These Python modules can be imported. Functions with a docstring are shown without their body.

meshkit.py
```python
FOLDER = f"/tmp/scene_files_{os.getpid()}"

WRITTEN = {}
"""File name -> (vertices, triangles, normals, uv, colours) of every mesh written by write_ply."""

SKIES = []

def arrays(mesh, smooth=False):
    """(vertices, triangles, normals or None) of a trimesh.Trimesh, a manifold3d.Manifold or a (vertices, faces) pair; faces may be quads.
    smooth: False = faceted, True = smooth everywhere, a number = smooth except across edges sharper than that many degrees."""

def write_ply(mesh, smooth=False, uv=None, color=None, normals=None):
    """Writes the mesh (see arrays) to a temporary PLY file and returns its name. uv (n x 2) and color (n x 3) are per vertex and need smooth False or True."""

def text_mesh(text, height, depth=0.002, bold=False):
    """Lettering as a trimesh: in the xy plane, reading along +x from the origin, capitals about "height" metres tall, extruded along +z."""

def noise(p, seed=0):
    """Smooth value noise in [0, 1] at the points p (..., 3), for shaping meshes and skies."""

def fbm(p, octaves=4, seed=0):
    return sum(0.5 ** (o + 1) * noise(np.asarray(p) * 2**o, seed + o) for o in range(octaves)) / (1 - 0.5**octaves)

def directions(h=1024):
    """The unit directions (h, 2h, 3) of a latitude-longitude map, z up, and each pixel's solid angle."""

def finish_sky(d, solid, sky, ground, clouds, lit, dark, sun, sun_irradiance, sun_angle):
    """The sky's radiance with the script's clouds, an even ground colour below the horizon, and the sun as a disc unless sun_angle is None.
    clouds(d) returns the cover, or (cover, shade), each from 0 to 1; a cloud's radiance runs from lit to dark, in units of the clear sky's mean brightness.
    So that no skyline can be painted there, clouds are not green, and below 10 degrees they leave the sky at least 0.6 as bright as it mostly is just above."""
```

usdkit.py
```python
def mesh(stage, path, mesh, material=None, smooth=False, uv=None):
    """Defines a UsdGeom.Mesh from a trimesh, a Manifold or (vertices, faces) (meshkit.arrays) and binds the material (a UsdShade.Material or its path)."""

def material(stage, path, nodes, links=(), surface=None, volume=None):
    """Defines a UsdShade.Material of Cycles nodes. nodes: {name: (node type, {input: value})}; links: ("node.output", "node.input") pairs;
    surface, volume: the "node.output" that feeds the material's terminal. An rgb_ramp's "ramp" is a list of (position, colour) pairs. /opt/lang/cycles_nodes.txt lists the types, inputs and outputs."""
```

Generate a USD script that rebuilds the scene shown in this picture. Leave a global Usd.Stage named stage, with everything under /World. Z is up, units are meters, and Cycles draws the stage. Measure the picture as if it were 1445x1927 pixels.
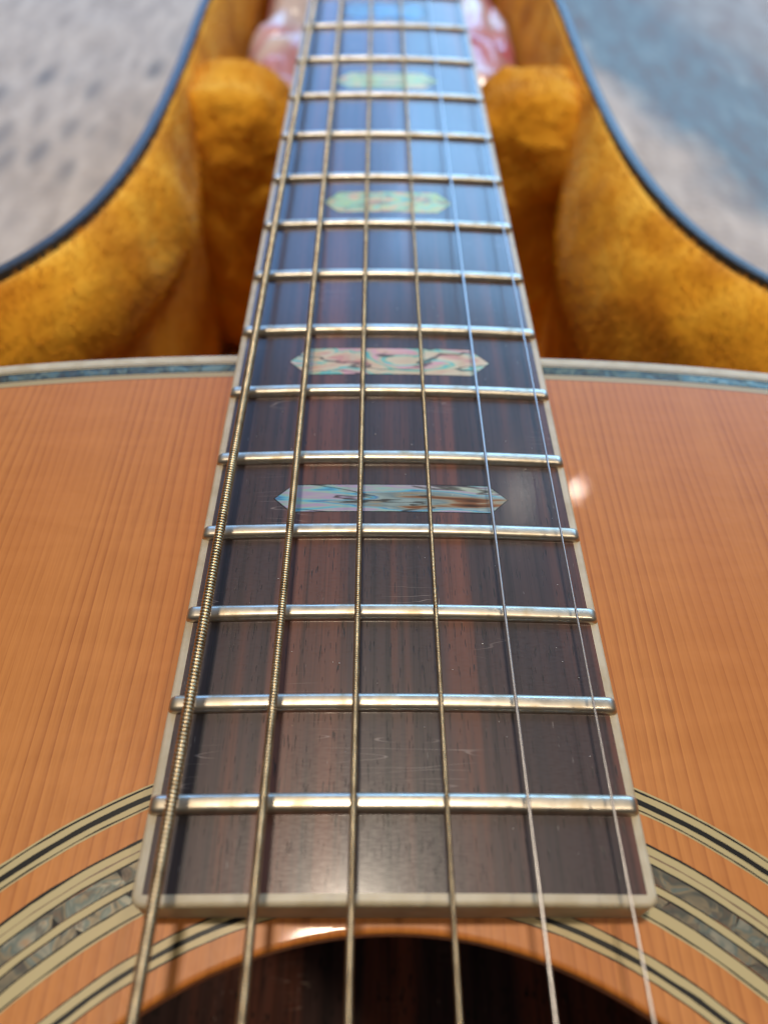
"""Close-up of an acoustic guitar lying in a plush-lined case on a rug. Lengths below are millimetres, written to the stage in metres."""
import math
import numpy as np
import trimesh
import shapely
import shapely.geometry as sg
from scipy.interpolate import CubicSpline
from pxr import Gf, Sdf, Usd, UsdGeom, UsdLux, UsdShade, Vt
import meshkit
import usdkit

S = 0.001
rng = np.random.default_rng(7)
stage = Usd.Stage.CreateInMemory()
UsdGeom.SetStageUpAxis(stage, "Z")
UsdGeom.SetStageMetersPerUnit(stage, 1.0)
UsdGeom.Xform.Define(stage, "/World")

# ------------------------------------------------------------------ camera
CAM = np.array([-2.599, 175.719, 87.625])
RIGHT = np.array([0.999888, -0.003139, 0.014626])
UP = np.array([-0.006626, 0.783627, 0.621197])
FWD = np.array([0.013412, 0.621224, -0.783518])
cam = UsdGeom.Camera.Define(stage, "/World/camera")
m = Gf.Matrix4d(*RIGHT, 0, *UP, 0, *(-FWD), 0, *(CAM * S), 1)
cam.AddTransformOp().Set(m)
cam.CreateHorizontalApertureAttr(7.0)
cam.CreateFocalLengthAttr(7.0 * 1429.63 / 1445)
cam.CreateFStopAttr(3.6)
cam.CreateFocusDistanceAttr(0.1025)
cam.CreateClippingRangeAttr(Gf.Vec2f(0.01, 100))
cam.CreateExposureAttr(0.0)

# ------------------------------------------------------------------ lights: a pale room, a window ahead to the right, a ceiling lamp
AMBIENT = 0.14
usdkit.material(stage, "/World/Looks/room_light", {
    "tc": ("texture_coordinate", {}), "s": ("separate_xyz", {}),
    "k": ("math", {"math_type": "multiply_add", "value2": 0.55}), "mr": ("map_range", {"from_min": -0.55, "from_max": 1.05, "to_min": 0.0, "to_max": 1.0, "clamp": True}),
    "r": ("rgb_ramp", {"ramp": [(0, (0.14, 0.12, 0.11)), (0.30, (0.28, 0.26, 0.25)), (0.60, (0.95, 0.90, 0.84)), (1, (1.45, 1.38, 1.28))]}),
    "b": ("background_shader", {"strength": AMBIENT})},
    [("tc.generated", "s.vector"), ("s.y", "k.value1"), ("s.z", "k.value3"), ("k.value", "mr.value"), ("mr.result", "r.fac"), ("r.color", "b.color")], surface="b.background")
dome = UsdLux.DomeLight.Define(stage, "/World/room_light")
UsdShade.MaterialBindingAPI.Apply(dome.GetPrim()).Bind(UsdShade.Material.Get(stage, "/World/Looks/room_light"))


def aim(prim, pos, target):
    pos, target = np.array(pos, float), np.array(target, float)
    z = pos - target
    z /= np.linalg.norm(z)
    x = np.cross([0, 0, 1.0], z)
    if np.linalg.norm(x) < 1e-6:
        x = np.array([1.0, 0, 0])
    x /= np.linalg.norm(x)
    y = np.cross(z, x)
    UsdGeom.Xformable(prim).AddTransformOp().Set(Gf.Matrix4d(*x, 0, *y, 0, *z, 0, *(pos * S), 1))


def direction(az, el):
    a, e = math.radians(az), math.radians(el)
    return np.array([math.sin(a) * math.cos(e), math.cos(a) * math.cos(e), math.sin(e)])


def rect_light(name, az, el, dist, w, h, color, intensity, target=(0, 250, 0)):
    l = UsdLux.RectLight.Define(stage, "/World/" + name)
    l.CreateWidthAttr(w * S)
    l.CreateHeightAttr(h * S)
    l.CreateColorAttr(Gf.Vec3f(*color))
    l.CreateIntensityAttr(intensity)
    aim(l, np.array(target) + dist * direction(az, el), target)
    return l


rect_light("window_light", 24, 17, 2200, 1640, 620, (0.25, 0.54, 0.92), 5.4)
rect_light("upper_window_light", 25, 29, 2200, 1640, 400, (0.24, 0.53, 0.92), 9.5)
rect_light("side_window_light", -14, 23, 2600, 1450, 1250, (0.20, 0.47, 1.0), 3.8)
lamp = UsdLux.DiskLight.Define(stage, "/World/ceiling_lamp")
lamp.CreateRadiusAttr(0.085)
lamp.CreateColorAttr(Gf.Vec3f(1.0, 0.86, 0.68))
lamp.CreateIntensityAttr(290.0)
aim(lamp, np.array([0, 200, 0]) + 1700 * direction(-25, 82.6), (0, 200, 0))
spot = UsdLux.SphereLight.Define(stage, "/World/small_lamp")
spot.CreateRadiusAttr(0.012)
spot.CreateColorAttr(Gf.Vec3f(1.0, 0.88, 0.72))
spot.CreateIntensityAttr(420.0)
lamp2 = UsdLux.DiskLight.Define(stage, "/World/ceiling_lamp_001")
lamp2.CreateRadiusAttr(0.09)
lamp2.CreateColorAttr(Gf.Vec3f(1.0, 0.84, 0.64))
lamp2.CreateIntensityAttr(75.0)
aim(lamp2, np.array([0, 200, 0]) + 1900 * direction(110, 63), (0, 200, 0))
spot.AddTranslateOp().Set(Gf.Vec3d(*((np.array([31.9, 255.3, -6.3]) + 2400 * np.array([0.255, 0.62, 0.735])) * S)))

# ------------------------------------------------------------------ helpers
LOOK = {}


def look(name, nodes, links=(), surface="p.BSDF"):
    LOOK[name] = usdkit.material(stage, "/World/Looks/" + name, nodes, links, surface=surface)


def plain(name, color, rough=0.5, **kw):
    look(name, {"p": ("principled_bsdf", {"base_color": color, "roughness": rough, **kw})})


used = {}


def numbered(parent, name):
    n = used.get((parent, name), 0)
    used[(parent, name)] = n + 1
    return f"{parent}/{name}" + (f"_{n:03d}" if n else "")


def thing(name, label, category, kind=None, group=None):
    x = UsdGeom.Xform.Define(stage, numbered("/World", name)).GetPrim()
    data(x, label, category, kind, group)
    return x


def data(p, label=None, category=None, kind=None, group=None):
    for k, v in (("label", label), ("category", category), ("kind", kind), ("group", group)):
        if v:
            p.SetCustomDataByKey(k, v)


def obj(name, mesh, mat, parent=None, smooth=35, label=None, kind=None):
    path = numbered(str(parent.GetPath()) if parent else "/World", name)
    v, f = (mesh.vertices, mesh.faces) if hasattr(mesh, "vertices") else mesh
    p = usdkit.mesh(stage, path, (np.asarray(v, float) * S, np.asarray(f)), LOOK[mat], smooth=smooth).GetPrim()
    data(p, label, None, kind)
    return p


def grid_faces(nu, nv, close_v=False):
    i, j = np.meshgrid(np.arange(nu - 1), np.arange(nv if close_v else nv - 1), indexing="ij")
    j2 = (j + 1) % nv
    q = np.stack([i * nv + j, (i + 1) * nv + j, (i + 1) * nv + j2, i * nv + j2], -1).reshape(-1, 4)
    return np.vstack([q[:, [0, 1, 2]], q[:, [0, 2, 3]]])


def loft(rings, close_v=True, caps=True):
    """rings (n, m, 3): skin through cross-sections."""
    rings = np.asarray(rings, float)
    n, mm = rings.shape[:2]
    v, f = rings.reshape(-1, 3), grid_faces(n, mm, close_v)
    if caps:
        a, b = len(v), len(v) + 1
        v = np.vstack([v, rings[0].mean(0), rings[-1].mean(0)])
        k = np.arange(mm)
        k2 = (k + 1) % mm
        f = np.vstack([f, np.stack([np.full(mm, a), k, k2], 1), np.stack([np.full(mm, b), (n - 1) * mm + k2, (n - 1) * mm + k], 1)])
    t = trimesh.Trimesh(v, f, process=False)
    if caps and t.volume < 0:
        t.invert()
    return t


def extrude(poly, z0, z1):
    t = trimesh.util.concatenate([trimesh.creation.extrude_polygon(g, z1 - z0, engine="earcut") for g in getattr(poly, "geoms", [poly]) if g.area > 1e-6])
    t.apply_translation([0, 0, z0])
    return t


def tube(points, radius, sides=10):
    p = np.asarray(points, float)
    t = np.gradient(p, axis=0)
    t /= np.linalg.norm(t, axis=1, keepdims=True)
    a = np.cross(t, [0, 0, 1.0])
    bad = np.linalg.norm(a, axis=1) < 1e-3
    a[bad] = [1, 0, 0]
    a /= np.linalg.norm(a, axis=1, keepdims=True)
    b = np.cross(a, t)
    an = np.arange(sides) * 2 * np.pi / sides
    r = np.broadcast_to(radius, (len(p),))[:, None, None]
    return loft(p[:, None] + r * (np.cos(an)[None, :, None] * a[:, None] + np.sin(an)[None, :, None] * b[:, None]))


# ------------------------------------------------------------------ materials
def wood_top():
    look("spruce", {
        "tc": ("texture_coordinate", {}),
        "mw": ("mapping", {"scale": (60, 9, 60)}), "nw": ("noise_texture", {"scale": 1.0, "detail": 3}),
        "sub": ("vector_math", {"math_type": "scale", "scale": 0.0052}),
        "add": ("vector_math", {"math_type": "add"}),
        "ring": ("wave_texture", {"wave_type": "bands", "bands_direction": "x", "profile": "saw", "scale": 215.0, "distortion": 0.0}),
        "rr": ("rgb_ramp", {"ramp": [(0, (0, 0, 0)), (0.45, (0.12, 0.12, 0.12)), (0.80, (0.55, 0.55, 0.55)), (0.93, (1, 1, 1)), (1.0, (0.1, 0.1, 0.1))]}),
        "mf": ("mapping", {"scale": (2600, 90, 200)}), "nf": ("noise_texture", {"scale": 1.0, "detail": 4, "roughness": 0.65}),
        "ms": ("mapping", {"scale": (70, 260, 200)}), "ns": ("noise_texture", {"scale": 1.0, "detail": 3, "distortion": 0.6}),
        "mb": ("mapping", {"scale": (75, 14, 30)}), "nb": ("noise_texture", {"scale": 1.0, "detail": 4}),
        "mg": ("mapping", {"scale": (140, 3, 20)}), "ng": ("noise_texture", {"scale": 1.0, "detail": 2}),
        "amp": ("map_range", {"from_min": 0.32, "from_max": 0.66, "to_min": 0.12, "to_max": 1.0, "clamp": True}),
        "rw": ("math", {"math_type": "multiply"}),
        "c1": ("mix", {"color1": (0.56, 0.214, 0.045), "color2": (0.35, 0.104, 0.016)}),
        "c2": ("mix", {"mix_type": "multiply", "fac": 0.55, "color2": (0.62, 0.52, 0.40)}),
        "r3": ("map_range", {"from_min": 0.35, "from_max": 0.7, "to_min": 0.0, "to_max": 0.55, "clamp": True}),
        "c3": ("mix", {"mix_type": "mix", "color2": (0.42, 0.135, 0.024)}),
        "r4": ("map_range", {"from_min": 0.4, "from_max": 0.7, "to_min": 0.0, "to_max": 0.16, "clamp": True}),
        "c4": ("mix", {"mix_type": "mix", "color2": (0.60, 0.23, 0.06)}),
        "nl": ("noise_texture", {"scale": 900.0, "detail": 3}),
        "bp": ("bump", {"strength": 0.12, "distance": 0.00022}),
        "np": ("noise_texture", {"scale": 5200.0, "detail": 2}),
        "bc": ("bump", {"strength": 0.5, "distance": 0.0000045}),
        "p": ("principled_bsdf", {"roughness": 0.42, "coat_weight": 0.33, "coat_roughness": 0.02, "specular_ior_level": 0.35, "subsurface_weight": 0.0}),
    }, [("tc.object", "mw.vector"), ("mw.vector", "nw.vector"), ("nw.color", "sub.vector1"), ("sub.vector", "add.vector1"), ("tc.object", "add.vector2"),
        ("add.vector", "ring.vector"), ("ring.fac", "rr.fac"), ("tc.object", "mf.vector"), ("mf.vector", "nf.vector"), ("tc.object", "ms.vector"), ("ms.vector", "ns.vector"),
        ("tc.object", "mb.vector"), ("mb.vector", "nb.vector"), ("tc.object", "mg.vector"), ("mg.vector", "ng.vector"), ("ng.fac", "amp.value"), ("amp.result", "rw.value1"), ("rr.color", "rw.value2"),
        ("rw.value", "c1.fac"), ("c1.color", "c2.color1"), ("nf.fac", "c2.fac"), ("nb.fac", "r3.value"), ("r3.result", "c3.fac"), ("c2.color", "c3.color1"),
        ("ns.fac", "r4.value"), ("r4.result", "c4.fac"), ("c3.color", "c4.color1"), ("c4.color", "p.base_color"),
        ("tc.object", "nl.vector"), ("nl.fac", "bp.height"), ("bp.normal", "p.normal"), ("tc.object", "np.vector"), ("np.fac", "bc.height"), ("bc.normal", "p.coat_normal")])


def rosewood(name, gloss, scale=1.0, tint=(1, 1, 1), coat=0.0):
    look(name, {
        "tc": ("texture_coordinate", {}),
        "m1": ("mapping", {"scale": (120 * scale, 3, 60)}), "n1": ("noise_texture", {"scale": 1.0, "detail": 4, "roughness": 0.6, "distortion": 0.25}),
        "r1": ("rgb_ramp", {"ramp": [(0.30, (0.009, 0.007, 0.010)), (0.41, (0.032, 0.018, 0.019)), (0.50, (0.038, 0.020, 0.020)), (0.57, (0.082, 0.029, 0.020)), (0.68, (0.125, 0.042, 0.025))]}),
        "m2": ("mapping", {"scale": (900 * scale, 12, 60), "location": (3, 1, 0)}), "n2": ("noise_texture", {"scale": 1.0, "detail": 5, "roughness": 0.7}),
        "r2": ("rgb_ramp", {"ramp": [(0.36, (0.30, 0.30, 0.34)), (0.50, (1.0, 0.98, 0.98)), (0.7, (1.25, 1.15, 1.1))]}),
        "mx": ("mix", {"mix_type": "multiply", "fac": 0.85}),
        "m3": ("mapping", {"scale": (4200 * scale, 330, 60)}), "n3": ("noise_texture", {"scale": 1.0, "detail": 1}),
        "r3": ("map_range", {"from_min": 0.655, "from_max": 0.70, "to_min": 0.0, "to_max": 1.0, "clamp": True}),
        "pore": ("mix", {"color2": (0.008, 0.006, 0.006)}),
        "m4": ("mapping", {"scale": (5200, 420, 60), "location": (7, 4, 0)}), "n4": ("noise_texture", {"scale": 1.0, "detail": 1}),
        "r4": ("map_range", {"from_min": 0.77, "from_max": 0.82, "to_min": 0.0, "to_max": 0.45, "clamp": True}),
        "dust": ("mix", {"color2": (0.42, 0.40, 0.38)}),
        "m6": ("mapping", {"scale": (70, 900, 60), "rotation": (0, 0, 0.22)}), "n6": ("noise_texture", {"scale": 1.0, "detail": 0, "distortion": 0.15}), "s6": ("math", {"math_type": "subtract", "value2": 0.5}), "a6": ("math", {"math_type": "absolute"}), "r6": ("map_range", {"from_min": 0.004, "from_max": 0.012, "to_min": 1.0, "to_max": 0.0, "clamp": True}), "n7": ("noise_texture", {"scale": 75.0, "detail": 1}), "r7": ("map_range", {"from_min": 0.60, "from_max": 0.66, "to_min": 0.0, "to_max": 0.30, "clamp": True}), "p6": ("math", {"math_type": "multiply"}), "scr": ("mix", {"color2": (0.40, 0.33, 0.30)}),
        "m5": ("mapping", {"scale": (900, 5200, 60), "rotation": (0, 0, 0.12)}), "n5": ("noise_texture", {"scale": 1.0, "detail": 3}),
        "bp": ("bump", {"strength": 0.3, "distance": 0.00008}),
                "tint": ("mix", {"mix_type": "multiply", "fac": 1.0, "color2": tint}), "inv": ("math", {"math_type": "subtract", "value1": 1.0}),
        "rgh": ("map_range", {"from_min": 0.3, "from_max": 0.7, "to_min": gloss - 0.07, "to_max": gloss + 0.09, "clamp": True}),
        "p": ("principled_bsdf", {"specular_ior_level": 0.42, "coat_weight": coat, "coat_roughness": 0.16}),
    }, [("tc.object", "m1.vector"), ("m1.vector", "n1.vector"), ("n1.fac", "r1.fac"), ("tc.object", "m2.vector"), ("m2.vector", "n2.vector"), ("n2.fac", "r2.fac"),
        ("r1.color", "mx.color1"), ("r2.color", "mx.color2"), ("tc.object", "m3.vector"), ("m3.vector", "n3.vector"), ("n3.fac", "r3.value"), ("r3.result", "pore.fac"),
        ("mx.color", "pore.color1"), ("tc.object", "m4.vector"), ("m4.vector", "n4.vector"), ("n4.fac", "r4.value"), ("r4.result", "dust.fac"), ("pore.color", "dust.color1"),
        ("tc.object", "m6.vector"), ("m6.vector", "n6.vector"), ("n6.fac", "s6.value1"), ("s6.value", "a6.value1"), ("a6.value", "r6.value"), ("tc.object", "n7.vector"), ("n7.fac", "r7.value"), ("r6.result", "p6.value1"), ("r7.result", "p6.value2"), ("p6.value", "scr.fac"), ("dust.color", "scr.color1"), ("scr.color", "tint.color1"), ("tint.color", "p.base_color"), ("r3.result", "inv.value2"), ("inv.value", "bp.height"), ("tc.object", "m5.vector"), ("m5.vector", "n5.vector"), ("bp.normal", "p.normal"), ("n5.fac", "rgh.value"), ("rgh.result", "p.roughness")])


def abalone(name, ramp, loc, stretch=(110, 420, 200), veins=0.9, dim=1.0, random=False, rough=0.16, swirl=1.1):
    ramp = [(a, tuple(c * dim for c in col)) for a, col in ramp]
    look(name, {
        "tc": ("texture_coordinate", {}), "oi": ("object_info", {}), "rs": ("vector_math", {"math_type": "scale", "scale": 9.0 if random else 0.0}), "cx": ("combine_xyz", {}),
        "m0": ("mapping", {"scale": stretch, "location": loc}), "ad": ("vector_math", {"math_type": "add"}),
        "n": ("noise_texture", {"scale": 1.0, "detail": 3, "distortion": swirl}),
        "r": ("rgb_ramp", {"ramp": ramp}),
        "nv": ("noise_texture", {"scale": 0.55, "detail": 4, "roughness": 0.55, "distortion": 0.5}),
        "mu": ("math", {"math_type": "multiply", "value2": 6.0}), "fr": ("math", {"math_type": "fraction"}),
        "rv": ("rgb_ramp", {"ramp": [(0, (1, 1, 1)), (0.07, (0.85, 0.85, 0.85)), (0.13, (0, 0, 0)), (0.96, (0, 0, 0)), (1, (0.9, 0.9, 0.9))]}),
        "vm": ("math", {"math_type": "multiply", "value2": veins}),
        "mx": ("mix", {"color2": (0.05, 0.04, 0.035)}),
        "bp": ("bump", {"strength": 0.3, "distance": 0.0002}),
        "p": ("principled_bsdf", {"roughness": rough + 0.1, "metallic": 0.35, "specular_ior_level": 0.5, "coat_weight": 0.12, "coat_roughness": 0.08}),
    }, [("tc.object", "m0.vector"), ("m0.vector", "ad.vector1"), ("oi.random", "cx.x"), ("oi.random", "cx.y"), ("cx.vector", "rs.vector1"), ("rs.vector", "ad.vector2"),
        ("ad.vector", "n.vector"), ("n.fac", "r.fac"), ("ad.vector", "nv.vector"), ("nv.fac", "mu.value1"), ("mu.value", "fr.value1"), ("fr.value", "rv.fac"), ("rv.color", "vm.value1"),
        ("vm.value", "mx.fac"), ("r.color", "mx.color1"), ("mx.color", "p.base_color"), ("n.fac", "bp.height"), ("bp.normal", "p.normal")])


wood_top()
rosewood("fingerboard_wood", 0.42, coat=0.55)
rosewood("back_wood", 0.6, 0.35, (3.6, 3.3, 2.8))
BLUE = [(0.28, (0.07, 0.035, 0.022)), (0.345, (0.30, 0.13, 0.06)), (0.37, (0.40, 0.36, 0.26)), (0.40, (0.22, 0.30, 0.31)), (0.455, (0.40, 0.50, 0.48)), (0.485, (0.10, 0.26, 0.50)), (0.505, (0.16, 0.55, 0.75)), (0.535, (0.40, 0.58, 0.50)), (0.58, (0.50, 0.40, 0.58)), (0.64, (0.52, 0.60, 0.48)), (0.74, (0.16, 0.38, 0.48))]
PINK = [(0.25, (0.70, 0.44, 0.25)), (0.36, (0.66, 0.30, 0.24)), (0.43, (0.72, 0.50, 0.32)), (0.50, (0.70, 0.58, 0.38)), (0.525, (0.30, 0.54, 0.36)), (0.545, (0.12, 0.50, 0.48)), (0.57, (0.55, 0.55, 0.34)), (0.61, (0.74, 0.38, 0.40)), (0.72, (0.76, 0.50, 0.34))]
GREEN = [(0.28, (0.20, 0.24, 0.12)), (0.38, (0.40, 0.38, 0.10)), (0.45, (0.22, 0.36, 0.16)), (0.51, (0.58, 0.28, 0.11)), (0.57, (0.36, 0.38, 0.12)), (0.63, (0.16, 0.34, 0.22)), (0.74, (0.48, 0.38, 0.14))]
DARK = [(0.25, (0.04, 0.035, 0.03)), (0.36, (0.15, 0.12, 0.09)), (0.44, (0.09, 0.11, 0.10)), (0.52, (0.28, 0.25, 0.17)), (0.58, (0.13, 0.19, 0.19)), (0.66, (0.34, 0.36, 0.30)), (0.74, (0.42, 0.30, 0.18)), (0.8, (0.08, 0.08, 0.08))]
abalone("shell_blue", BLUE, (3.1, 0.7, 0), stretch=(45, 400, 200), dim=0.8, swirl=0.35)
abalone("shell_pink", PINK, (1.3, 5.2, 2), stretch=(70, 170, 200), veins=0.85, dim=0.85)
abalone("shell_green", GREEN, (7.7, 2.2, 1), stretch=(70, 200, 200), veins=0.6, dim=1.15, rough=0.3)
abalone("shell_sky", [(a, (c[0] * 0.6, c[1] * 0.9, c[2] * 1.1)) for a, c in BLUE], (2.7, 8.2, 4), stretch=(90, 260, 200), veins=0.3, dim=0.6, rough=0.3)
abalone("shell_rosette", [(a, (c[0] * 1.05, c[1] * 0.92, c[2] * 0.82)) for a, c in DARK], (0, 0, 0), stretch=(230, 230, 200), veins=0.6, random=True, dim=0.58, rough=0.25)
abalone("shell_edge", [(a, (c[0] * 0.8, c[1] * 1.05, c[2] * 1.1)) for a, c in DARK], (5, 1, 0), stretch=(240, 300, 200), veins=0.5, random=True, rough=0.12, dim=0.62)
look("cream_binding", {"tc": ("texture_coordinate", {}), "n": ("noise_texture", {"scale": 320.0, "detail": 4}), "c": ("mix", {"color1": (0.50, 0.42, 0.295), "color2": (0.41, 0.325, 0.205)}),
                       "r": ("map_range", {"from_min": 0.4, "from_max": 0.7, "clamp": True}),
                       "p": ("principled_bsdf", {"roughness": 0.45, "subsurface_weight": 0.25, "subsurface_radius": (1, 0.6, 0.3), "subsurface_scale": 0.0012})},
     [("tc.object", "n.vector"), ("n.fac", "r.value"), ("r.result", "c.fac"), ("c.color", "p.base_color")])
plain("cream_strip", (0.39, 0.305, 0.14), 0.4, coat_weight=0.2, coat_roughness=0.06)
plain("black_strip", (0.004, 0.004, 0.004), 0.4, specular_ior_level=0.22)
plain("brown_strip", (0.12, 0.06, 0.03), 0.4, coat_weight=0.4, coat_roughness=0.06)
look("fret_metal", {"tc": ("texture_coordinate", {}), "m1": ("mapping", {"scale": (300, 2600, 900)}), "n1": ("noise_texture", {"scale": 1.0, "detail": 4}),
                    "b": ("bump", {"strength": 0.04, "distance": 0.00002}), "n2": ("noise_texture", {"scale": 420.0, "detail": 4}),
                    "r2": ("map_range", {"from_min": 0.35, "from_max": 0.7, "to_min": 0.32, "to_max": 0.46, "clamp": True}),
                    "c": ("mix", {"color1": (0.56, 0.50, 0.405), "color2": (0.38, 0.295, 0.18)}), "rc": ("map_range", {"from_min": 0.5, "from_max": 0.72, "to_min": 0, "to_max": 0.8, "clamp": True}),
                    "p": ("principled_bsdf", {"metallic": 1.0})},
     [("tc.object", "m1.vector"), ("m1.vector", "n1.vector"), ("n1.fac", "b.height"), ("b.normal", "p.normal"), ("tc.object", "n2.vector"), ("n2.fac", "r2.value"), ("r2.result", "p.roughness"),
      ("n2.fac", "rc.value"), ("rc.result", "c.fac"), ("c.color", "p.base_color")])
look("bronze_winding", {"tc": ("texture_coordinate", {}), "n": ("noise_texture", {"scale": 500.0, "detail": 4}), "r": ("map_range", {"from_min": 0.38, "from_max": 0.65, "clamp": True}),
                        "c": ("mix", {"color1": (0.60, 0.455, 0.26), "color2": (0.38, 0.27, 0.145)}), "p": ("principled_bsdf", {"metallic": 1.0, "roughness": 0.32})},
     [("tc.object", "n.vector"), ("n.fac", "r.value"), ("r.result", "c.fac"), ("c.color", "p.base_color")])
plain("plain_steel", (0.46, 0.435, 0.42), 0.36, metallic=1.0)
plain("mahogany", (0.10, 0.035, 0.018), 0.35, coat_weight=0.4)
plain("bone", (0.62, 0.56, 0.42), 0.35)
plain("ebony", (0.012, 0.010, 0.010), 0.4)
plain("chrome", (0.75, 0.75, 0.76), 0.12, metallic=1.0)
look("plush", {"tc": ("texture_coordinate", {}), "n": ("noise_texture", {"scale": 48.0, "detail": 3, "roughness": 0.5}), "n2": ("noise_texture", {"scale": 700.0, "detail": 2}),
               "r": ("rgb_ramp", {"ramp": [(0.31, (0.50, 0.185, 0.011)), (0.50, (0.71, 0.325, 0.024)), (0.67, (0.82, 0.44, 0.048))]}),
               "b": ("bump", {"strength": 0.4, "distance": 0.0010}),
               "p": ("principled_bsdf", {"roughness": 0.9, "sheen_weight": 0.35, "sheen_roughness": 0.4, "sheen_tint": (1.0, 0.75, 0.35), "specular_ior_level": 0.1})},
     [("tc.object", "n.vector"), ("n.fac", "r.fac"), ("r.color", "p.base_color"), ("tc.object", "n2.vector"), ("n2.fac", "b.height"), ("b.normal", "p.normal")])
look("case_vinyl", {"tc": ("texture_coordinate", {}), "n": ("noise_texture", {"scale": 900.0, "detail": 3}), "b": ("bump", {"strength": 0.4, "distance": 0.0004}),
                    "p": ("principled_bsdf", {"base_color": (0.016, 0.017, 0.020), "roughness": 0.38})}, [("tc.object", "n.vector"), ("n.fac", "b.height"), ("b.normal", "p.normal")])

# ------------------------------------------------------------------ outlines
TOP = -6.3                        # the soundboard's surface
CX, CY = -0.3, 140.6              # the soundhole's centre
_half = [(0, 287.9), (35, 287.2), (71, 283.7), (100, 276.5), (124, 262), (140, 239), (146, 212), (144, 178), (138, 145), (136, 110), (142, 70), (160, 25), (180, -20), (194, -70), (198, -115), (188, -160), (160, -195), (110, -215), (55, -222)]
_pts = np.array(_half + [(0, -223)] + [(-x, y) for x, y in _half[:0:-1]] + [_half[0]], float)
_t = np.r_[0, np.cumsum(np.linalg.norm(np.diff(_pts, axis=0), axis=1))]
_cs = CubicSpline(_t, _pts, bc_type="periodic")
body_xy = _cs(np.linspace(0, _t[-1], 700, endpoint=False))
BODY = sg.Polygon(body_xy)
if not BODY.exterior.is_ccw:
    BODY = sg.Polygon(body_xy[::-1])


def circle(r, wobble=0.0, seed=0, n=400):
    a = np.linspace(0, 2 * np.pi, n, endpoint=False)
    rr = np.full(n, float(r))
    if wobble:
        g = np.random.default_rng(seed).normal(size=n)
        rr = rr + wobble * (g + np.roll(g, 1) + np.roll(g, 2)) / 1.7
    return sg.Polygon(np.stack([CX + rr * np.cos(a), CY + rr * np.sin(a)], 1))


LSC = 645.0
fret_y = lambda n: LSC * 2 ** (-n / 12)
half_w = lambda y: 22.710 + 0.012937 * (608.8 - y)
RAD = 406.0
arc = lambda x: -np.asarray(x, float) ** 2 / (2 * RAD)
END_Y = 192.7

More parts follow.
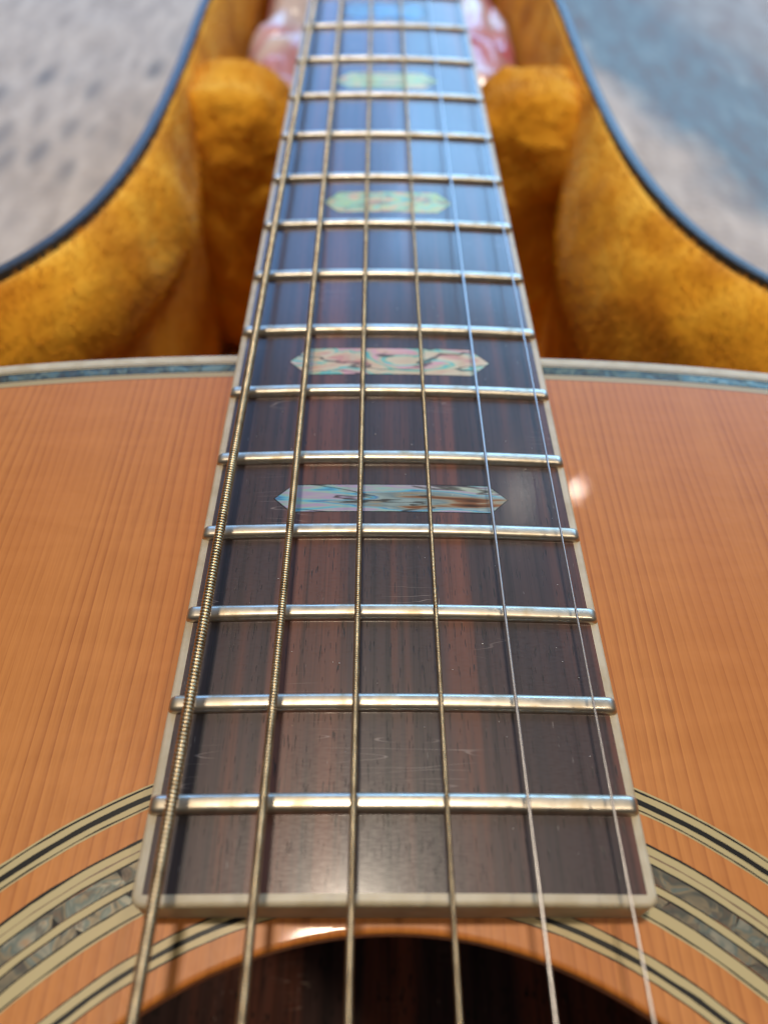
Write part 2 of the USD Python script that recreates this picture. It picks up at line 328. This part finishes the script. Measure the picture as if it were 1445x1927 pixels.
# ------------------------------------------------------------------ the rug
ca, sa = math.cos(0.42), math.sin(0.42)
look("rug_wool", {
    "tc": ("texture_coordinate", {}),
    "sx": ("separate_xyz", {}),
    # the blue band runs diagonally on the right: distance from its middle line, made ragged by noise
    "k1": ("math", {"math_type": "multiply", "value2": 0.28}), "k2": ("math", {"math_type": "multiply_add", "value2": 0.96}),
    "nz": ("noise_texture", {"scale": 11.0, "detail": 5, "roughness": 0.65}),
    "k3": ("math", {"math_type": "multiply_add", "value2": 0.08}),
    "band": ("rgb_ramp", {"ramp": [(0.0, (0, 0, 0)), (0.18, (0, 0, 0)), (0.28, (1, 1, 1)), (0.50, (0.95, 0.95, 0.95)), (0.68, (0.5, 0.5, 0.5)), (0.80, (0.45, 0.45, 0.45)), (0.9, (0.1, 0.1, 0.1)), (1.0, (0.0, 0.0, 0.0))]}),
    "kk": ("map_range", {"from_min": 0.325, "from_max": 0.625, "to_min": 0, "to_max": 1, "clamp": True}),
    "side": ("map_range", {"from_min": 0.02, "from_max": 0.06, "to_min": 0, "to_max": 1, "clamp": True}),
    "bm": ("math", {"math_type": "multiply"}),
    "my": ("mapping", {"scale": (90, 24, 40), "rotation": (0, 0, 0.28)}), "ny": ("noise_texture", {"scale": 1.0, "detail": 5, "roughness": 0.7}),
    "bmr": ("map_range", {"from_min": 0.25, "from_max": 0.65, "to_min": 0.45, "to_max": 1.0, "clamp": True}),
    "bm2": ("math", {"math_type": "multiply"}),
    # rows of dark tufts on the left
    "rot": ("mapping", {"scale": (58, 19, 1), "rotation": (0, 0, 0.25)}),
    "vo": ("voronoi_texture", {"scale": 1.0, "randomness": 0.5, "feature": "f1"}),
    "vr": ("map_range", {"from_min": 0.22, "from_max": 0.50, "to_min": 1.0, "to_max": 0.0, "clamp": True}),
    "la": ("map_range", {"from_min": -0.125, "from_max": -0.10, "to_min": 1, "to_max": 0, "clamp": True}),
    "lb": ("map_range", {"from_min": 0.565, "from_max": 0.60, "to_min": 0, "to_max": 1, "clamp": True}),
    "lc": ("map_range", {"from_min": 0.72, "from_max": 0.78, "to_min": 1, "to_max": 0, "clamp": True}),
    "t1": ("math", {"math_type": "multiply"}), "t2": ("math", {"math_type": "multiply"}), "t3": ("math", {"math_type": "multiply"}), "t4": ("math", {"math_type": "multiply"}),
    "nt": ("map_range", {"from_min": 0.35, "from_max": 0.55, "to_min": 0.35, "to_max": 1.0, "clamp": True}),
    "base": ("rgb_ramp", {"ramp": [(0.3, (0.37, 0.315, 0.285)), (0.5, (0.51, 0.44, 0.39)), (0.7, (0.63, 0.55, 0.485))]}),
    "blue": ("rgb_ramp", {"ramp": [(0.30, (0.03, 0.06, 0.12)), (0.43, (0.075, 0.16, 0.23)), (0.55, (0.13, 0.235, 0.30)), (0.7, (0.30, 0.37, 0.40))]}),
    "c1": ("mix", {}), "c2": ("mix", {"color2": (0.15, 0.155, 0.175)}),
    "wv": ("noise_texture", {"scale": 260.0, "detail": 3}), "bp": ("bump", {"strength": 0.8, "distance": 0.002}),
    "p": ("principled_bsdf", {"roughness": 0.95, "sheen_weight": 0.15, "specular_ior_level": 0.1}),
}, [("tc.object", "sx.vector"), ("sx.x", "k2.value1"), ("k2.value", "k3.value3"), ("tc.object", "nz.vector"), ("nz.fac", "k3.value1"),
    ("sx.y", "k1.value1"), ("k1.value", "k2.value3"), ("k3.value", "kk.value"), ("kk.result", "band.fac"), ("sx.x", "side.value"), ("band.color", "bm.value1"), ("side.result", "bm.value2"),
    ("tc.object", "my.vector"), ("my.vector", "ny.vector"), ("ny.fac", "bmr.value"), ("bm.value", "bm2.value1"), ("bmr.result", "bm2.value2"),
    ("tc.object", "rot.vector"), ("rot.vector", "vo.vector"), ("vo.distance", "vr.value"), ("sx.x", "la.value"), ("sx.y", "lb.value"), ("sx.y", "lc.value"),
    ("vr.result", "t1.value1"), ("la.result", "t1.value2"), ("t1.value", "t2.value1"), ("lb.result", "t2.value2"), ("t2.value", "t3.value1"), ("lc.result", "t3.value2"),
    ("ny.fac", "nt.value"), ("t3.value", "t4.value1"), ("nt.result", "t4.value2"),
    ("ny.fac", "base.fac"), ("ny.fac", "blue.fac"), ("base.color", "c1.color1"), ("blue.color", "c1.color2"), ("bm2.value", "c1.fac"), ("c1.color", "c2.color1"), ("t4.value", "c2.fac"),
    ("c2.color", "p.base_color"), ("tc.object", "wv.vector"), ("wv.fac", "bp.height"), ("bp.normal", "p.normal")])
gx, gy = np.meshgrid(np.linspace(-1000, 1000, 160), np.linspace(-700, 1700, 190), indexing="ij")
gz = -132 + 3.0 * meshkit.fbm(np.stack([gx / 40, gy / 40, 0 * gx], -1), 3, 3)
rug = obj("rug", trimesh.Trimesh(np.stack([gx, gy, gz], -1).reshape(-1, 3), grid_faces(160, 190), process=False), "rug_wool", None, smooth=True)
data(rug, "pale beige woven rug with slate blue bands lying under the open case", "rug")

# ------------------------------------------------------------------ the case
case = thing("guitar_case", "open guitar case with black rim and gold plush lining on the rug", "guitar case")
_ch = [(66.5, 780), (66.5, 640), (67, 520), (67, 470), (67.5, 430), (69, 402), (73, 374), (80.5, 350), (91, 333), (106, 318), (128, 300), (152, 274), (170, 240), (178, 205), (176, 165), (172, 125), (174, 85), (188, 35), (208, -20), (224, -75), (229, -120), (220, -170), (190, -215), (130, -245), (60, -254)]
_c = np.array([(0, 790), (45, 790)] + _ch + [(0, -255)] + [(-x, y) for x, y in _ch[::-1]] + [(-45, 790), (0, 790)], float)
_tt = np.r_[0, np.cumsum(np.linalg.norm(np.diff(_c, axis=0), axis=1))]
rim = CubicSpline(_tt, _c, bc_type="periodic")(np.linspace(0, _tt[-1], 720, endpoint=False))
rim_t = np.roll(rim, -1, 0) - np.roll(rim, 1, 0)
rim_t /= np.linalg.norm(rim_t, axis=1, keepdims=True)
inward = np.stack([rim_t[:, 1], -rim_t[:, 0]], 1)          # the outline runs clockwise
RIMZ = -20.0


def sweep(profile, smooth_z=None, closed=False):
    """profile: (inward distance, z) pairs carried round the case's outline."""
    pr = np.asarray(profile, float)
    v = np.concatenate([rim[:, None, :] + inward[:, None, :] * pr[None, :, :1], np.broadcast_to(pr[None, :, 1:], (len(rim), len(pr), 1))], -1)
    v = np.vstack([v, v[:1]])
    t = trimesh.Trimesh(v.reshape(-1, 3), grid_faces(len(v), len(pr), closed), process=False)
    return t


an = np.linspace(0, 2 * np.pi, 13)[:-1]
obj("shell", sweep([(0.2, RIMZ - 5), (-1.0, RIMZ - 6), (-3.5, RIMZ - 20), (-5, -122), (0, -128), (40, -128.5)]), "case_vinyl", case, smooth=40)
rim_profile = np.stack([-1.8 + 2.1 * np.sign(np.cos(an)) * np.abs(np.cos(an)) ** 0.7, RIMZ - 2.5 + 3.0 * np.sign(np.sin(an)) * np.abs(np.sin(an)) ** 0.7], 1)
t = sweep(rim_profile, closed=True)
obj("rim", t, "case_vinyl", case, smooth=40)
# padded wall: a cushion that swells inwards, tufted by noise
_u = np.linspace(0, 1, 10)
prof_l = CubicSpline(_u, np.array([(0.0, -24), (2.0, -20.5), (5.5, -20.8), (9.5, -24), (13, -28.5), (16, -35), (16, -43), (9, -54), (3, -80), (5, -126)]))(np.linspace(0, 1, 46))
prof_r = CubicSpline(_u, np.array([(0.0, -24), (2.0, -20.5), (6, -20.8), (11, -25), (16, -31.5), (20, -41), (21, -54), (15, -70), (7, -92), (8, -126)]))(np.linspace(0, 1, 46))
prof = np.where((rim[:, 0] < 0)[:, None, None], prof_l[None], prof_r[None])
thick = (1.0 - 0.22 * np.clip((rim[:, 1] - 345) / 30, 0, 1) - 0.50 * np.clip((rim[:, 1] - 385) / 40, 0, 1))[:, None, None]
wv = np.concatenate([rim[:, None, :] + inward[:, None, :] * prof[:, :, :1] * thick, prof[:, :, 1:]], -1)
wv = np.vstack([wv, wv[:1]])
nz = meshkit.fbm(wv / 16, 4, 5)[..., None] - 0.5
big = meshkit.fbm(wv / 60, 2, 9)[..., None] - 0.5
weight = np.clip((np.arange(46) - 2) / 8, 0, 1)[None, :, None]
push = np.concatenate([np.broadcast_to(np.vstack([inward, inward[:1]])[:, None, :], wv.shape[:2] + (2,)), np.full(wv.shape[:2] + (1,), 0.6)], -1)
wv = wv + push * (nz * 5 + big * 8) * weight * np.vstack([thick, thick[:1]])
wall = trimesh.Trimesh(wv.reshape(-1, 3), grid_faces(len(wv), 46), process=False)
obj("plush_wall", wall, "plush", case, smooth=True)
fx, fy = np.meshgrid(np.linspace(-232, 232, 112), np.linspace(-258, 790, 228), indexing="ij")
fz = -126 + 4 * meshkit.fbm(np.stack([fx / 15, fy / 15, 0 * fx], -1), 4, 2)
fl = trimesh.Trimesh(np.stack([fx, fy, fz], -1).reshape(-1, 3), grid_faces(112, 228), process=False)
inside = shapely.contains_xy(sg.Polygon(rim).buffer(-2), fl.triangles_center[:, 0], fl.triangles_center[:, 1])
fl.update_faces(inside)
fl.remove_unreferenced_vertices()
obj("plush_floor", fl, "plush", case, smooth=True)


def cradle(side):
    """One of the two rounded plush blocks that hold the neck."""
    t = trimesh.creation.icosphere(subdivisions=6)
    v = np.array(t.vertices)
    q = np.sign(v) * np.abs(v) ** np.array([0.66, 0.44, 0.44])
    v = np.stack([side * 53 + q[:, 0] * 30, 450 + q[:, 1] * 22, -76 + q[:, 2] * 54.5], 1)
    v[:, 2] += np.where(v[:, 2] > -60, -0.011 * (v[:, 0] - side * 54) ** 2, 0)
    n = t.vertex_normals
    v += n * ((meshkit.fbm(v / 14, 4, 11)[:, None] - 0.5) * 7)
    return trimesh.Trimesh(v, t.faces, process=False)


blocks = [cradle(-1), cradle(1)]
for b in blocks:
    obj("neck_cradle", b, "plush", case, smooth=True)
# pile: short fibres standing on the plush that is in view
src = trimesh.util.concatenate([wall.copy(), fl.copy(), *blocks])
cen = src.triangles_center
rel = cen - CAM
dep = rel @ FWD
ux, uy = (rel @ RIGHT) / dep, (rel @ UP) / dep
ok = (dep > 0) & (np.abs(ux) < 0.62) & (np.abs(uy) < 0.78) & (cen[:, 2] > -126) & ~((np.abs(cen[:, 0]) < 20) & (cen[:, 2] > -30))
sub = src.submesh([np.nonzero(ok)[0]], append=True)
NP = 120000
np.random.seed(3)
pp, fi = trimesh.sample.sample_surface(sub, NP, seed=3)
nn = sub.face_normals[fi]
flip = np.sign(np.einsum("ij,ij->i", nn, np.where(True, CAM - pp, 0)))
nn = nn * flip[:, None]
lean = np.stack([meshkit.fbm(pp / 18, 2, s) - 0.5 for s in (21, 22, 23)], 1) * 1.6
dirs = nn + lean + rng.normal(0, 0.22, (NP, 3))
dirs /= np.linalg.norm(dirs, axis=1, keepdims=True)
ln = rng.uniform(0.7, 1.6, NP)[:, None]
curl = rng.normal(0, 0.12, (NP, 3))
pts = np.stack([pp - nn * 0.5, pp + dirs * ln * 0.5, pp + dirs * ln + curl], 1)
cur = UsdGeom.BasisCurves.Define(stage, numbered(str(case.GetPath()), "pile"))
cur.CreateTypeAttr("linear")
cur.CreateCurveVertexCountsAttr(Vt.IntArray.FromNumpy(np.full(NP, 3, np.int32)))
cur.CreatePointsAttr(Vt.Vec3fArray.FromNumpy((pts.reshape(-1, 3) * S).astype(np.float32)))
cur.CreateWidthsAttr(Vt.FloatArray.FromNumpy(np.tile(np.array([0.22, 0.18, 0.08]) * S, NP).astype(np.float32)))
cur.SetWidthsInterpolation("vertex")
UsdShade.MaterialBindingAPI.Apply(cur.GetPrim()).Bind(LOOK["plush"])
data(cur.GetPrim(), "short fibres of the gold plush", None, "stuff")

# ------------------------------------------------------------------ crumpled plastic bag in the neck trench
look("bag_plastic", {"tc": ("texture_coordinate", {}), "n": ("noise_texture", {"scale": 24.0, "detail": 2, "distortion": 0.6}),
                     "r": ("rgb_ramp", {"ramp": [(0.36, (0.60, 0.17, 0.23)), (0.45, (0.72, 0.34, 0.43)), (0.53, (0.76, 0.50, 0.59)), (0.62, (0.86, 0.78, 0.84))]}),
                     "p": ("principled_bsdf", {"roughness": 0.28, "coat_weight": 0.4, "coat_roughness": 0.16}), "tl": ("translucent_bsdf", {}), "mx": ("mix_closure", {"fac": 0.22})},
     [("tc.object", "n.vector"), ("n.fac", "r.fac"), ("r.color", "p.base_color"), ("r.color", "tl.color"), ("p.BSDF", "mx.closure1"), ("tl.BSDF", "mx.closure2")], surface="mx.closure")
bu, bv = np.meshgrid(np.linspace(-1, 1, 70), np.linspace(0, 1, 150), indexing="ij")
bx, by = bu * (58.5 + 1.5 * np.sin(bv * 9)), 474 + bv * 270
bz = -34 - 26 * np.abs(bu) ** 14 - 16 * np.clip(0.06 - bv, 0, 1) / 0.06
bp = np.stack([bx / 34, by / 34, 0 * bx], -1)
fold = np.abs(meshkit.noise(bp * 1.0, 31) - 0.5) * 2 + 0.5 * np.abs(meshkit.noise(bp * 2.3, 32) - 0.5) * 2
bz = bz + 15 * (fold - 0.6)
bz = np.where((np.abs(bx) < 27), np.minimum(bz, -29), bz)
sheet = np.stack([bx, by, bz], -1).reshape(-1, 3)
low = sheet.copy()
low[:, 2] = np.minimum(low[:, 2] - 2, -98 + 3 * meshkit.noise(low / 20, 4))
gf = grid_faces(70, 150)
bagm = trimesh.Trimesh(np.vstack([sheet, low]), np.vstack([gf, gf[:, ::-1] + len(sheet)]), process=False)
idx = np.arange(70 * 150).reshape(70, 150)
edge = np.concatenate([idx[:, 0], idx[-1, 1:], idx[-2::-1, -1], idx[0, -2:0:-1]])
e2 = np.roll(edge, -1)
nb = len(sheet)
bagm.faces = np.vstack([bagm.faces, np.stack([edge, e2, e2 + nb], 1), np.stack([edge, e2 + nb, edge + nb], 1)])
bag = obj("plastic_bag", bagm, "bag_plastic", None, smooth=40)
data(bag, "crumpled glossy pink and white plastic bag lying in the case under the neck", "plastic bag")

# ------------------------------------------------------------------ the guitar
guitar = thing("acoustic_guitar", "acoustic guitar with orange brown top, rosewood fingerboard and abalone inlays in the plush case", "guitar")
HOLE_R = 50.6
hole = circle(HOLE_R)
top_poly = BODY.buffer(-0.6).difference(circle(HOLE_R + 0.7))
top = extrude(top_poly, TOP - 2.8, TOP)
obj("soundboard", top, "spruce", guitar, smooth=30)
# rounded edge of the soundhole
a = np.linspace(0, 2 * np.pi, 361)
rp = [(0.75, 0.0), (0.45, -0.04), (0.2, -0.16), (0.06, -0.36), (0.0, -0.65), (0.0, -2.2), (0.3, -2.7), (0.75, -2.8)]
hv = np.stack([np.stack([CX + (HOLE_R + d) * np.cos(a), CY + (HOLE_R + d) * np.sin(a), np.full_like(a, TOP + z)], -1) for d, z in rp], 1)
obj("soundhole_edge", trimesh.Trimesh(hv.reshape(-1, 3), grid_faces(361, len(rp)), process=False), "spruce", guitar, smooth=True)

# rosette: rings of cream and black strips and two rings of abalone pieces
rosette = UsdGeom.Xform.Define(stage, numbered(str(guitar.GetPath()), "rosette")).GetPrim()
LIFT = 0.02
strips = [(72.95, 72.72, "cream"), (72.72, 72.48, "black"), (72.48, 71.76, "cream"), (71.76, 71.06, "black"), (71.06, 70.52, "cream"), (70.52, 70.32, "black"), (70.32, 70.15, "cream"),
          (67.10, 66.80, "black"), (66.80, 65.98, "cream"), (65.98, 65.82, "brown"), (65.82, 65.14, "cream"), (65.14, 64.90, "black"), (63.18, 63.02, "black"), (63.02, 62.30, "cream"), (62.30, 62.08, "black"),
          (60.95, 60.76, "black"), (60.76, 59.55, "cream"), (59.55, 59.36, "black"), (59.36, 59.15, "cream"),
          (55.92, 55.76, "black"), (55.76, 54.95, "cream"), (54.95, 54.40, "black"), (54.40, 53.72, "cream"), (53.72, 53.58, "black")]
wob = {}
for k, (r1, r0, c) in enumerate(strips):
    for r in (r1, r0):
        if r not in wob:
            wob[r] = circle(r, 0.028, int(r * 100))
    ring = wob[r1].difference(wob[r0])
    obj(f"{c}_ring", extrude(ring, TOP - 0.4, TOP + LIFT), c + "_strip", rosette, smooth=30)
for r1, r0, n, ph in ((64.90, 63.18, 46, 0.0), (62.08, 60.95, 44, 0.05)):
    cuts = np.sort((np.arange(n) + rng.uniform(-0.3, 0.3, n)) * 2 * np.pi / n + ph)
    for k in range(n):
        a0, a1 = cuts[k], cuts[(k + 1) % n] + (2 * np.pi if k == n - 1 else 0)
        g = 0.04 / r1
        aa = np.linspace(a0 + g, a1 - g, 8)
        sk = rng.uniform(-0.008, 0.008)
        o = np.stack([CX + r1 * np.cos(aa + sk), CY + r1 * np.sin(aa + sk)], 1)
        i = np.stack([CX + r0 * np.cos(aa - sk), CY + r0 * np.sin(aa - sk)], 1)
        obj("abalone_piece", extrude(sg.Polygon(np.vstack([o, i[::-1]])), TOP - 0.4, TOP + LIFT + rng.uniform(0, 0.01)), "shell_rosette", rosette, smooth=False)
    obj("black_bed", extrude(circle(r1).difference(circle(r0)), TOP - 0.4, TOP + 0.008), "black_strip", rosette, smooth=30)

# edge of the body: cream binding, purfling lines and a band of abalone
edging = UsdGeom.Xform.Define(stage, numbered(str(guitar.GetPath()), "body_edging")).GetPrim()
off = [(0.0, 1.75, "cream"), (1.75, 1.95, "black"), (1.95, 2.32, "cream"), (2.32, 2.62, "black"), (4.30, 4.55, "black"), (4.55, 4.92, "cream"), (4.92, 5.10, "brown"), (5.10, 5.75, "cream"), (5.75, 5.9, "brown")]
for d0, d1, c in off:
    ring = BODY.buffer(-d0).difference(BODY.buffer(-d1))
    if d0 == 0:
        obj("outer_binding", extrude(ring, TOP - 6.0, TOP + LIFT), "cream_binding", edging, smooth=30)
    else:
        obj(f"{c}_line", extrude(ring, TOP - 0.4, TOP + LIFT), c + "_strip", edging, smooth=30)
shell_band = BODY.buffer(-2.62).difference(BODY.buffer(-4.30))
edges = np.r_[-120:121:1.0]
xs = -118.0
while xs < 118:
    w = rng.uniform(6, 13)
    sk = rng.uniform(-1.2, 1.2)
    cell = sg.Polygon([(xs + 0.04 + sk, 200), (xs + w - 0.04, 200), (xs + w - 0.04, 300), (xs + 0.04, 300)])
    pc = shell_band.intersection(cell)
    pc = max(getattr(pc, "geoms", [pc]), key=lambda g: g.area)
    obj("abalone_piece", extrude(pc, TOP - 0.4, TOP + LIFT + rng.uniform(0, 0.012)), "shell_edge", edging, smooth=False)
    xs += w
rest = shell_band.difference(sg.box(-xs, 200, xs, 300))
obj("abalone_band", extrude(rest, TOP - 0.4, TOP + LIFT), "shell_edge", edging, smooth=30)
obj("black_bed", extrude(shell_band, TOP - 0.4, TOP + 0.008), "black_strip", edging, smooth=30)

# sides and back
sp = BODY.buffer(-0.15)
ring_pts = np.array(sp.exterior.coords)[::1]
inn = np.array(BODY.buffer(-3.0).exterior.coords)
side = extrude(BODY.buffer(-0.2).difference(BODY.buffer(-2.6)), -104, TOP - 6.01)
obj("side", side, "back_wood", guitar, smooth=40)
lining = extrude(BODY.buffer(-2.61).difference(BODY.buffer(-9)), TOP - 14, TOP - 2.85)
obj("lining", lining, "spruce", guitar, smooth=40)
obj("back", extrude(BODY.buffer(-0.2), -107, -104.01), "back_wood", guitar, smooth=40)

# neck and heel
rings = []
for y in np.r_[np.linspace(650, 300, 40), 296, 292, 288.3]:
    w = half_w(y) - 0.3
    d = 21 if y > 315 else 21 + (315 - y) * 2.2
    th = np.linspace(0, np.pi, 15)
    sec = np.stack([w * np.cos(th), np.full(15, y), -6.4 - d * np.sin(th) ** 0.8], 1)
    rings.append(np.vstack([sec, [[-w * 0.4, y, -6.4], [w * 0.4, y, -6.4]]]))
obj("neck", loft(rings), "mahogany", guitar, smooth=40)

# fingerboard
def board_polygon(inset, corner, y1=645.5):
    h0, h1 = half_w(END_Y) - inset, half_w(y1) - inset
    p = sg.Polygon([(-h0, END_Y + inset), (h0, END_Y + inset), (h1, y1), (-h1, y1)])
    return p.buffer(-corner).buffer(corner, quad_segs=10) if corner else p


gy_ = np.r_[np.linspace(END_Y + 1.15, 450, 130), np.linspace(452, 645.5, 40)]
gx_ = np.linspace(-1, 1, 31)
hw_ = half_w(gy_) - 1.15
X = gx_[None, :] * hw_[:, None]
Y = np.repeat(gy_[:, None], 31, 1)
Z = arc(X)
topv = np.stack([X, Y, Z], -1)
rings = [np.vstack([r, [r[-1, 0], r[-1, 1], -6.31], [r[0, 0], r[0, 1], -6.31]]) for r in topv]
fb = obj("fingerboard", loft(rings), "fingerboard_wood", guitar, smooth=30)
outer = board_polygon(0, 1.35)
cs = np.array(outer.exterior.coords)[:-1]
if outer.exterior.is_ccw:
    cs = cs[::-1]
far = np.nonzero(cs[:, 1] > 640)[0]
# path from the far left corner, down, round the end and up the right side
k0 = np.argmin(np.where(cs[:, 1] > 640, cs[:, 0], 99))
cs = np.roll(cs, -k0, 0)
if cs[1, 1] > 640:
    cs = np.roll(cs[::-1], 1, 0)
stop = np.nonzero(cs[:, 1] > 640)[0]
stop = stop[stop > 5][0]
path = cs[: stop + 1]
path = np.array(sg.LineString(path).segmentize(6).coords)
tan = np.gradient(path, axis=0)
tan /= np.linalg.norm(tan, axis=1, keepdims=True)
nin = np.stack([-tan[:, 1], tan[:, 0]], 1)
bprof = np.array([(0.02, -6.32), (0.0, -5.8), (0.0, -0.62), (0.05, -0.34), (0.17, -0.14), (0.36, -0.03), (0.6, 0.015), (1.22, 0.02), (1.24, -0.6)])
bvs = []
for d, z in bprof:
    q = path + nin * d
    zz = np.where(z > -3, z + arc(q[:, 0]), z)
    bvs.append(np.column_stack([q, zz]))
bm_ = trimesh.Trimesh(np.stack(bvs, 1).reshape(-1, 3), grid_faces(len(path), len(bprof)), process=False)
if (bm_.face_normals[:, 2] * bm_.area_faces).sum() < 0:
    bm_.invert()
obj("binding", bm_, "cream_binding", fb, smooth=50)

# frets: crowned wire, following the board's arch, rounded at the ends
cp = np.array([(-1.18, -0.15), (-1.18, 0.06), (-1.12, 0.34), (-0.98, 0.66), (-0.74, 0.89), (-0.46, 0.975), (0.0, 0.99), (0.46, 0.975), (0.74, 0.89), (0.98, 0.66), (1.12, 0.34), (1.18, 0.06), (1.18, -0.15)])
for n in range(1, 21):
    y = fret_y(n)
    hw = half_w(y) - 0.18
    e = np.array([0, 0.08, 0.2, 0.4, 0.65, 0.95, 1.3])
    xs = np.r_[-hw + e, np.linspace(-hw + 2.2, hw - 2.2, 24), (hw - e)[::-1]]
    d = np.minimum(xs + hw, hw - xs)
    sc = np.sqrt(np.clip(1 - (1 - np.clip(d / 1.05, 0, 1)) ** 2, 0.03, 1))
    rings = []
    wob = rng.normal(0, 0.0008, len(xs))
    for x, s_, w_ in zip(xs, sc, wob):
        pz = np.where(cp[:, 1] > 0, cp[:, 1] * s_ * (1 + w_), cp[:, 1])
        py = cp[:, 0] * (0.55 + 0.45 * s_)
        rings.append(np.stack([np.full(len(cp), x), y + py, arc(x) + pz], 1))
    obj("fret", loft(rings), "fret_metal", fb, smooth=40)

# inlays: pointed abalone lozenges between the frets
def inlay(yc, half, shoulder, h, mat, seams=(), label=None):
    outline = sg.Polygon([(-half, yc), (-shoulder, yc + h / 2), (shoulder, yc + h / 2), (half, yc), (shoulder, yc - h / 2), (-shoulder, yc - h / 2)])

    def slab(poly, z):
        mnx, _, mxx, _ = poly.bounds
        parts = []
        cuts = np.arange(math.floor(mnx / 3) * 3, mxx + 3, 3.0)
        for c in cuts:
            q = poly.intersection(sg.box(c, 0, c + 3, 900))
            for g in getattr(q, "geoms", [q]):
                if g.geom_type == "Polygon" and g.area > 1e-4:
                    parts.append(trimesh.creation.extrude_polygon(g, 0.3, engine="earcut"))
        t = trimesh.util.concatenate(parts)
        v = np.array(t.vertices)
        v[:, 2] = v[:, 2] - 0.3 + z + arc(v[:, 0])
        t.vertices = v
        return t
    bed = obj("inlay", slab(outline.buffer(0.14, join_style=2), 0.010), "black_strip", guitar, smooth=30, label=label)
    xs = [-99, *seams, 99]
    for a_, b_ in zip(xs[:-1], xs[1:]):
        q = outline.intersection(sg.Polygon([(a_ + 0.04, 0), (b_ - 0.04, 0), (b_ - 0.04, 900), (a_ + 0.04, 900)]))
        obj("abalone_piece", slab(q, 0.018 + rng.uniform(0, 0.004)), mat, bed, smooth=False)


inlay(247.9, 17.4, 14.8, 5.1, "shell_blue", (-14.9, 15.0), "blue grey abalone inlay with brown patch and dark wavy lines")
inlay(278.9, 17.4, 14.2, 6.8, "shell_pink", (-13.9, 6.1, 14.3), "pink and peach abalone inlay")
inlay(331.5, 13.9, 10.7, 8.3, "shell_green", (-1.5,), "green and orange abalone inlay")
inlay(393.2, 13.8, 10.0, 9.6, "shell_green", (), "yellow green abalone inlay")
inlay(443.3, 13.0, 9.0, 11.0, "shell_sky", (), "sky blue abalone inlay")

# nut, saddle and bridge hold the strings
obj("nut", trimesh.creation.box(bounds=[[-21.6, 645.6, -6.3], [21.6, 650.5, 1.6]]), "bone", guitar)
hp = sg.Polygon([(-24, 650.6), (24, 650.6), (37, 690), (36, 815), (-36, 815), (-37, 690)]).buffer(-4).buffer(4)
hd = extrude(hp, -20, -6)
hd.apply_transform(trimesh.transformations.rotation_matrix(-0.22, [1, 0, 0], [0, 650, -8]))
obj("headstock", hd, "mahogany", guitar)
br = sg.Polygon([(-78, -16), (-60, -4), (60, -4), (78, -16), (78, -26), (60, -32), (-60, -32), (-78, -26)]).buffer(-3).buffer(3)
obj("bridge", extrude(br, TOP - 0.1, TOP + 9), "ebony", guitar)
obj("saddle", trimesh.creation.box(bounds=[[-36, -1.5 - 6, TOP + 8], [36, 1.5 - 6, 4.9]]), "bone", guitar)

# strings: (x at y=190, x at y=320, height at 190, diameter, winding pitch)
table = [(-24.05, -22.75, 4.75, 1.36, 0.46, "thickest wound bronze string"), (-14.25, -13.85, 4.75, 1.06, 0.37, None), (-4.60, -4.52, 4.65, 0.80, 0.28, None),
         (5.50, 5.02, 4.5, 0.60, 0.20, None), (14.35, 13.75, 4.2, 0.415, 0, "plain steel string"), (23.55, 23.25, 3.75, 0.305, 0, "thinnest plain steel string")]
for k, (x0, x1, z0, dia, pitch, lab) in enumerate(table):
    sx = (x1 - x0) / 130.0
    zn = 1.55 + float(arc(x0)) * 0.7 + dia / 2
    sz = (zn - z0) / (646 - 190)
    at = lambda yy: np.stack([x0 + sx * (yy - 190), yy, z0 + sz * (yy - 190)], -1)
    if pitch:
        yy = np.arange(172.0, 462.0, pitch / 9)
        sides = 18 if dia > 0.9 else 14
        th = np.arange(sides) * 2 * np.pi / sides
        ph = 2 * np.pi * yy[:, None] / pitch - th[None, :]
        u = (ph / (2 * np.pi)) % 1.0
        bump_ = np.sqrt(np.clip(1 - (2 * u - 1) ** 2 * 0.93, 0, 1))
        rr = dia / 2 - pitch * 0.52 * (1 - bump_)
        c = at(yy)
        rings = np.stack([c[:, 0:1] + rr * np.cos(th), np.repeat(yy[:, None], sides, 1), c[:, 2:3] + rr * np.sin(th)], -1)
        parts = [loft(rings), tube(at(np.linspace(-5.5, 172.05, 12)), dia / 2 * 0.95, 10), tube(at(np.linspace(461.9, 648, 12)), dia / 2 * 0.95, 10)]
        obj("string", trimesh.util.concatenate(parts), "bronze_winding", guitar, smooth=True, label=lab)
    else:
        obj("string", tube(at(np.linspace(-5.5, 648, 160)), dia / 2, 14), "plain_steel", guitar, smooth=True, label=lab)

# ------------------------------------------------------------------ dust on the fingerboard
plain("dust_fibre", (0.62, 0.60, 0.57), 0.8)
bits = []
for _ in range(70):
    y = rng.uniform(196, 300)
    x = rng.uniform(-25, 25)
    if min(abs(y - fret_y(n)) for n in range(12, 21)) < 1.6:
        continue
    b = trimesh.creation.icosphere(subdivisions=1, radius=1)
    b.vertices = b.vertices * rng.uniform(0.03, 0.085, 3)
    b.apply_translation([x, y, float(arc(x)) + 0.05])
    bits.append(b)
dust = obj("dust", trimesh.util.concatenate(bits), "dust_fibre", None, smooth=True)
data(dust, "tiny pale dust specks scattered on the dark fingerboard", "dust", "stuff")
